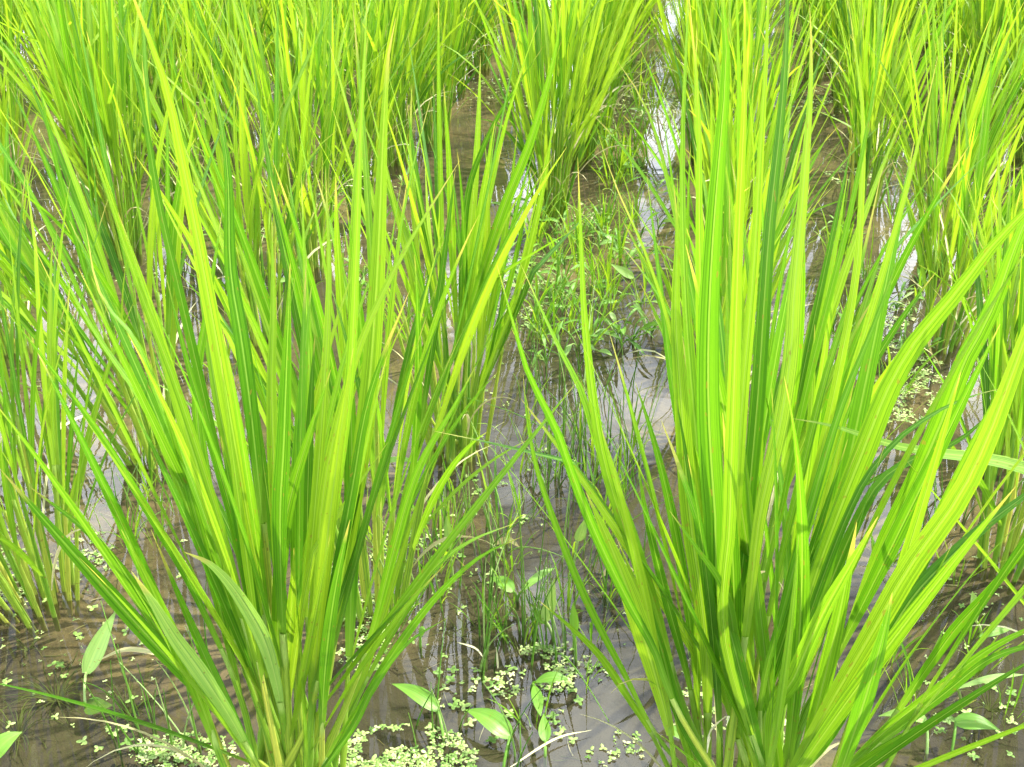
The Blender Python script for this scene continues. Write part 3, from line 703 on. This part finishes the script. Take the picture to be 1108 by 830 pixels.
weed(G(623, 715), [(at(622, 690, G(623, 715).y), at(620, 653, G(623, 715).y), 0.010, 0.55, 0, Vector((0.1, -1, 0.3)))], 'small upright arrow shaped leaf beside the right clump in the lane', name='arrowhead_weed')
weed(G(620, 620), [(at(625, 585, G(620, 620).y), at(634, 560, G(620, 620).y), 0.014, 0.85, 0, Vector((0.1, -1, 0.3)))], 'pale upright leaf behind the yellow green bud', name='arrowhead_weed')
weed(G(490, 625), [(at(487, 595, G(490, 625).y), at(483, 558, G(490, 625).y), 0.010, 0.8, 0, Vector((0.1, -1, 0.3)))], 'narrow pale leaf standing just above the curved fronds', name='arrowhead_weed')
weed(G(560, 650), [(G(555, 640, 0.02), G(530, 625, 0.02), 0.018, 0.6, 0.004, UP), (G(565, 640, 0.02), G(600, 615, 0.03), 0.010, 0.7, 0.004, UP)], 'low leafy weed in the middle of the sedge stems')
weed(G(575, 745), [(G(580, 738, 0.01), G(615, 735, 0.015), 0.012, 0.45, 0.004, UP), (G(578, 742, 0.01), G(585, 775, 0.01), 0.012, 0.5, 0.002, UP)], 'water weed with two drooping leaves beside the duckweed of the lane')
weed(G(455, 700), [(G(455, 690, 0.01), G(460, 680, 0.02), 0.008, 0.5, 0.004, UP)], 'tiny weed shoot below the curved fronds')
weed(G(395, 525), [(G(400, 505, 0.02), G(455, 500, 0.03), 0.010, 0.7, 0.006, UP)], 'thin leaf reaching over water left of the central clump')
weed(G(690, 330), [(at(685, 300, 1.42), at(660, 285, 1.42), 0.016, 0.9, 0.0, Vector((0.1, -1, 0.6)))], 'rounded pale leaf facing up in the central lane')
weed(G(1062, 690), [(at(1056, 672, G(1062, 690).y), at(1052, 640, G(1062, 690).y), 0.012, 0.9, 0.0, Vector((0.1, -1, 0.6))), (G(1060, 690, 0.01), G(1095, 680, 0.015), 0.01, 0.5, 0.002, UP)], 'small weed with a pale upright leaf right of the largest clump', name='arrowhead_weed')
weed(G(1040, 770), [(at(1036, 745, G(1040, 770).y), at(1108, 730, G(1040, 770).y), 0.007, 0.9, 0.004, UP), (at(1036, 745, G(1040, 770).y), at(985, 768, G(1040, 770).y), 0.006, 0.8, 0.002, UP)], 'weed with two thin leaves above the dark oval leaf at bottom right')
# the leafy patch filling the gap in the central lane
r_ = random.Random(31)
def leafy(px, py, label, group, s=1.0):
    base = G(px, py); lv = []
    for k in range(r_.randint(4, 7)):
        a = r_.uniform(0, 6.28); s0 = s; s = s0 * r_.uniform(0.35, 0.8); L0 = r_.uniform(0.01, 0.035) * s; o = Vector((math.cos(a), math.sin(a), 0))
        p = base + o * L0 + Z * r_.uniform(0.01, 0.05) * s
        q = p + (o + Z * r_.uniform(-0.5, 0.9)).normalized() * r_.uniform(0.025, 0.055) * s
        lv.append((p, q, r_.uniform(0.006, 0.014) * s, min(1, max(0, r_.gauss(0.5, 0.25))), 0.004 * s, Vector((r_.gauss(0, .5), r_.gauss(-.3, .5), 1)))); s = s0
    weed(base, lv, label, group, name='leafy_weed', stemr=0.001)
for lx0, lx1, ly0, ly1, n_, lb in ((555, 610, 225, 330, 16, 'small leafy weed at the foot of the tall clump beside the central lane'), (610, 720, 225, 300, 14, 'small leafy weed crowding the gap where blue water shows in the central lane'),
                          (560, 640, 310, 400, 12, 'small leafy weed on the near side of the weedy gap in the central lane'), (640, 720, 300, 400, 10, 'small leafy weed against the left blades of the largest clump'),
                          (640, 720, 60, 215, 18, 'small leafy weed in the far bright water of the central lane')):
    for _ in range(n_): leafy(r_.uniform(lx0, lx1), r_.uniform(ly0, ly1), lb, 'leafy weeds in the central lane')
for _ in range(14):
    leafy(r_.uniform(900, 1010), r_.uniform(240, 400), 'small leafy weed in the right hand water lane', 'leafy weeds in the right lane', 0.8)
for _ in range(14):
    leafy(r_.uniform(230, 480), r_.uniform(180, 330), 'small leafy weed between the rice rows on the left', 'leafy weeds between the left rows', 0.8)

# thin grass seedlings standing in the water
def grass(px, py, label, group, s=1.0):
    base = G(px, py); root = empty('grass_tuft', base); tag(root, label, 'grass tuft', group)
    for _ in range(r_.randint(5, 9)):
        a = r_.uniform(0, 6.28); o = Vector((math.cos(a), math.sin(a), 0)); b = o * r_.uniform(0, 0.012)
        lp = grow(b - Z * 0.008, o * r_.uniform(0.05, 0.6) + Z, r_.uniform(0.05, 0.13) * s, 8, o, r_.uniform(0, 0.6), r_.uniform(0, 0.9), 0.3, r_)
        m2 = MB(); m2.blade(lp, r_.uniform(0.0018, 0.0042) * s, -o, min(1, max(0, r_.gauss(0.55, 0.3))), 0, 3, 0.4)
        k_ = m2.build('blade', M['leaf'], root, lp[0].copy()); k_.location = lp[0]
for gx0, gx1, gy0, gy1, n_, s_, lb in ((560, 700, 230, 400, 34, 1.0, 'thin grass tuft among the leafy weeds of the central lane'), (540, 690, 440, 600, 16, 0.8, 'thin grass tuft in blue grey water below the leafy weeds'),
        (400, 560, 540, 700, 12, 0.7, 'thin grass tuft near the curved fronds'), (520, 680, 610, 800, 12, 0.55, 'tiny grass shoot in the dark lane between the two front clumps'), (900, 1010, 230, 440, 12, 0.9, 'thin grass tuft in the right hand water lane'),
        (950, 1100, 600, 790, 8, 0.7, 'thin grass tuft by the right edge, low in the picture'), (60, 210, 380, 600, 10, 0.7, 'thin grass tuft in shallow mud on the left'),
        (230, 480, 200, 420, 18, 1.0, 'thin grass tuft between the rice rows on the left'), (650, 720, 20, 200, 16, 1.3, 'thin grass tuft far up the central lane')):
    for _ in range(n_): grass(r_.uniform(gx0, gx1), r_.uniform(gy0, gy1), lb, 'grass tufts in the water', s_)

# ------------------------------------------------------------------ sedge tufts: thin upright stems
def tuft(px, py, n, spread, h, label, seed):
    r2 = random.Random(seed); base = G(px, py); root = empty('sedge_tuft', base); tag(root, label, 'sedge', 'sedge tufts in the water')
    for _ in range(int(n * 1.6)):
        b = Vector((r2.gauss(0, spread), r2.gauss(0, spread), -0.02)); hh = h * r2.uniform(0.5, 1.15)
        d = Vector((r2.gauss(0, 0.07), r2.gauss(0, 0.07), 1)).normalized(); bend = Vector((r2.gauss(0, 0.012), r2.gauss(0, 0.012), 0))
        if r2.random() < 0.12: bend *= 5
        path = [b + d * (hh * t / 8) + bend * ((t / 8) ** 2) for t in range(9)]
        mb = MB(); mb.tube(path, r2.uniform(0.0008, 0.0013), 0.0003, r2.uniform(0.0, 0.9), 0, 5)
        o = mb.build('stem', M['weed'], root, path[0].copy()); o.location = path[0]
for i, a in enumerate([(565, 690, 7, 0.012, 0.16, 'tallest dark sedge stems in the middle of the dark lane'),
    (600, 700, 8, 0.012, 0.12, 'sedge stems beside the yellow green bud'), (520, 720, 4, 0.014, 0.15, 'loose sedge stems below the curved fronds'),
    (478, 560, 8, 0.016, 0.10, 'pale sedge stems at the foot of the central clump'), (440, 640, 5, 0.014, 0.12, 'sedge stems behind the curved fronds, next to the duckweed'),
    (540, 600, 7, 0.016, 0.12, 'sedge stems standing in blue grey water above the fronds'), (640, 600, 8, 0.018, 0.13, 'sedge stems left of the large right clump, mid lane'),
    (680, 640, 6, 0.015, 0.12, 'sedge stems half hidden by the right clump'), (590, 520, 8, 0.025, 0.10, 'sedge stems further up the lane below the leafy weeds'),
    (615, 500, 9, 0.03, 0.13, 'sedge stems in blue grey water left of the big right clump tips'), (650, 520, 8, 0.025, 0.15, 'sedge stems against the left blades of the largest clump'),
    (600, 420, 8, 0.03, 0.13, 'sedge stems just below the leafy weeds in the lane'), (545, 660, 6, 0.02, 0.13, 'fine sedge stems crossing the tips of the curved fronds'),
    (150, 790, 7, 0.018, 0.10, 'thin sedge stems rising from mud at bottom left'), (205, 800, 4, 0.012, 0.13, 'sedge stems touching the front left clump'),
    (250, 720, 4, 0.02, 0.10, 'sedge stems in the shade of the front left clump'), (475, 790, 4, 0.012, 0.09, 'short sedge stems by the left oval leaf'),
    (558, 825, 3, 0.006, 0.10, 'pale sedge stems by the larger oval leaf'), (1075, 560, 9, 0.02, 0.09, 'sedge stems under the dark drooping blades at right'),
    (1000, 560, 5, 0.02, 0.09, 'sedge stems over brown mud right of the largest clump'), (640, 430, 9, 0.03, 0.10, 'sedge stems behind the right clump tips'),
    (130, 560, 6, 0.02, 0.08, 'sedge stems beside the mud left of the front left clump'), (270, 520, 6, 0.03, 0.1, 'sedge stems behind the front left clump, far side')]):
    tuft(*a, seed=200 + i)

# ------------------------------------------------------------------ submerged weed, straw, litter
def subweed(px, py, n, s, label, seed):
    r2 = random.Random(seed); base = G(px, py, -0.026); mb = MB()
    for _ in range(n):
        a = r2.uniform(0, 6.28); o = Vector((math.cos(a), math.sin(a), 0)); sd = Vector((-o.y, o.x, 0)); c = r2.uniform(-0.5, 0.5); L = s * r2.uniform(0.5, 1.1)
        path = [base + o * (L * t / 7) + sd * (c * L * (t / 7) ** 2) + Z * min(0.020, L * 0.9 * math.sin(t / 7 * 2.2) * 0.6) for t in range(8)]
        mb.tube(path, 0.0008, 0.0003, r2.random(), 0, 4)
    o = mb.build('submerged_weed', M['sub'], None, base); tag(o, label, 'weed', 'dark submerged weed tufts')
for i, a in enumerate([(30, 705, 14, 0.022, 'small dark tuft sunk in mud below the left edge clump'), (62, 760, 30, 0.05, 'large dark sunken tuft left of the upright arrow leaf'),
    (190, 720, 16, 0.035, 'dark sunken tuft right of the upright arrow leaf'), (140, 775, 20, 0.035, 'dark sunken tuft among the bottom left sedge'),
    (20, 800, 22, 0.045, 'dark sunken tuft in the bottom left corner'), (130, 545, 16, 0.03, 'dark sunken tuft between the left clumps'),
    (660, 660, 14, 0.035, 'dark sunken tuft beside the right clump stems'), (500, 690, 14, 0.03, 'dark sunken tuft under the curved fronds'),
    (1070, 770, 18, 0.04, 'dark sunken tuft near the bottom right corner'), (95, 440, 12, 0.03, 'faint sunken tuft on the mud at far left')]):
    subweed(*a, seed=300 + i)
def straw(pts, w, label, tint=0.7, z=True):
    P = [Vector(p) for p in pts]; path, _ = catmull(P, 16); mb = MB(); mb.blade(path, w, UP, tint, 0, 3, 0.5, prof=lambda t: 0.08 + 0.92 * math.sin(math.pi * t))
    o = mb.build('dry_straw', M['straw'], None, path[0].copy()); tag(o, label, 'straw', 'dry straw bits')
straw([at(765, 815, .47), at(768, 795, .47), at(778, 782, .46), at(788, 775, .45), at(786, 785, .44)], 0.0035, 'curled pale dead sheath at the foot of the largest clump', 0.95)
straw([G(1010, 390, .002), at(1005, 370, 1.22), at(1015, 350, 1.2)], 0.004, 'tan dead stalk leaning at the foot of the right rear clump', 0.3)
straw([G(1018, 400, .002), at(1010, 385, 1.22), at(992, 372, 1.2)], 0.004, 'second tan dead stalk crossing beside the right rear clump', 0.5)
straw([G(640, 790, .004), G(600, 800, .006), G(545, 835, .004)], 0.002, 'thin pale straw floating from the largest clump to the bottom edge', 0.8)
straw([G(530, 590, -.01), G(550, 585, -.004), G(562, 592, -.01)], 0.008, 'brown dead leaf sunk below the central clump', 0.2)
straw([G(650, 625, -.01), G(668, 612, -.002), G(690, 622, -.01)], 0.010, 'brown curled dead leaf in the water beside the right clump', 0.3)
straw([G(105, 715, .001), G(140, 703, .003), G(190, 712, .001)], 0.005, 'yellowish leaf floating right of the upright arrow leaf', 0.4)
straw([G(495, 695, .003), G(515, 702, .01), G(525, 715, .002)], 0.002, 'thin bent straw below the curved fronds', 0.9)
straw([at(540, 735, .7), at(537, 700, .7)], 0.002, 'short pale straw standing in the dark lane', 0.9)
# leaf litter on the mud: nobody could count it
r_ = random.Random(9); mb = MB()
for _ in range(1500):
    x, y = r_.uniform(-0.9, 0.9), r_.uniform(0.45, 1.9); a = r_.uniform(0, 6.28); L = r_.uniform(0.006, 0.03); o = Vector((math.cos(a), math.sin(a), 0))
    p = Vector((x, y, mud_z(x, y) + 0.001)); c = r_.uniform(-0.3, 0.3); sd = Vector((-o.y, o.x, 0))
    path = [p + o * (L * t / 4) + sd * (c * L * (t / 4) ** 2) + Z * r_.uniform(0, 0.0012) for t in range(5)]
    mb.tube(path, r_.uniform(0.0003, 0.0008), 0.0002, r_.random(), r_.choice((0, 0, 1)), 3)
o = mb.build('leaf_litter', [M['sub'], M['straw']]); tag(o, 'fine dead plant litter lying on the mud', 'litter', kind='stuff')
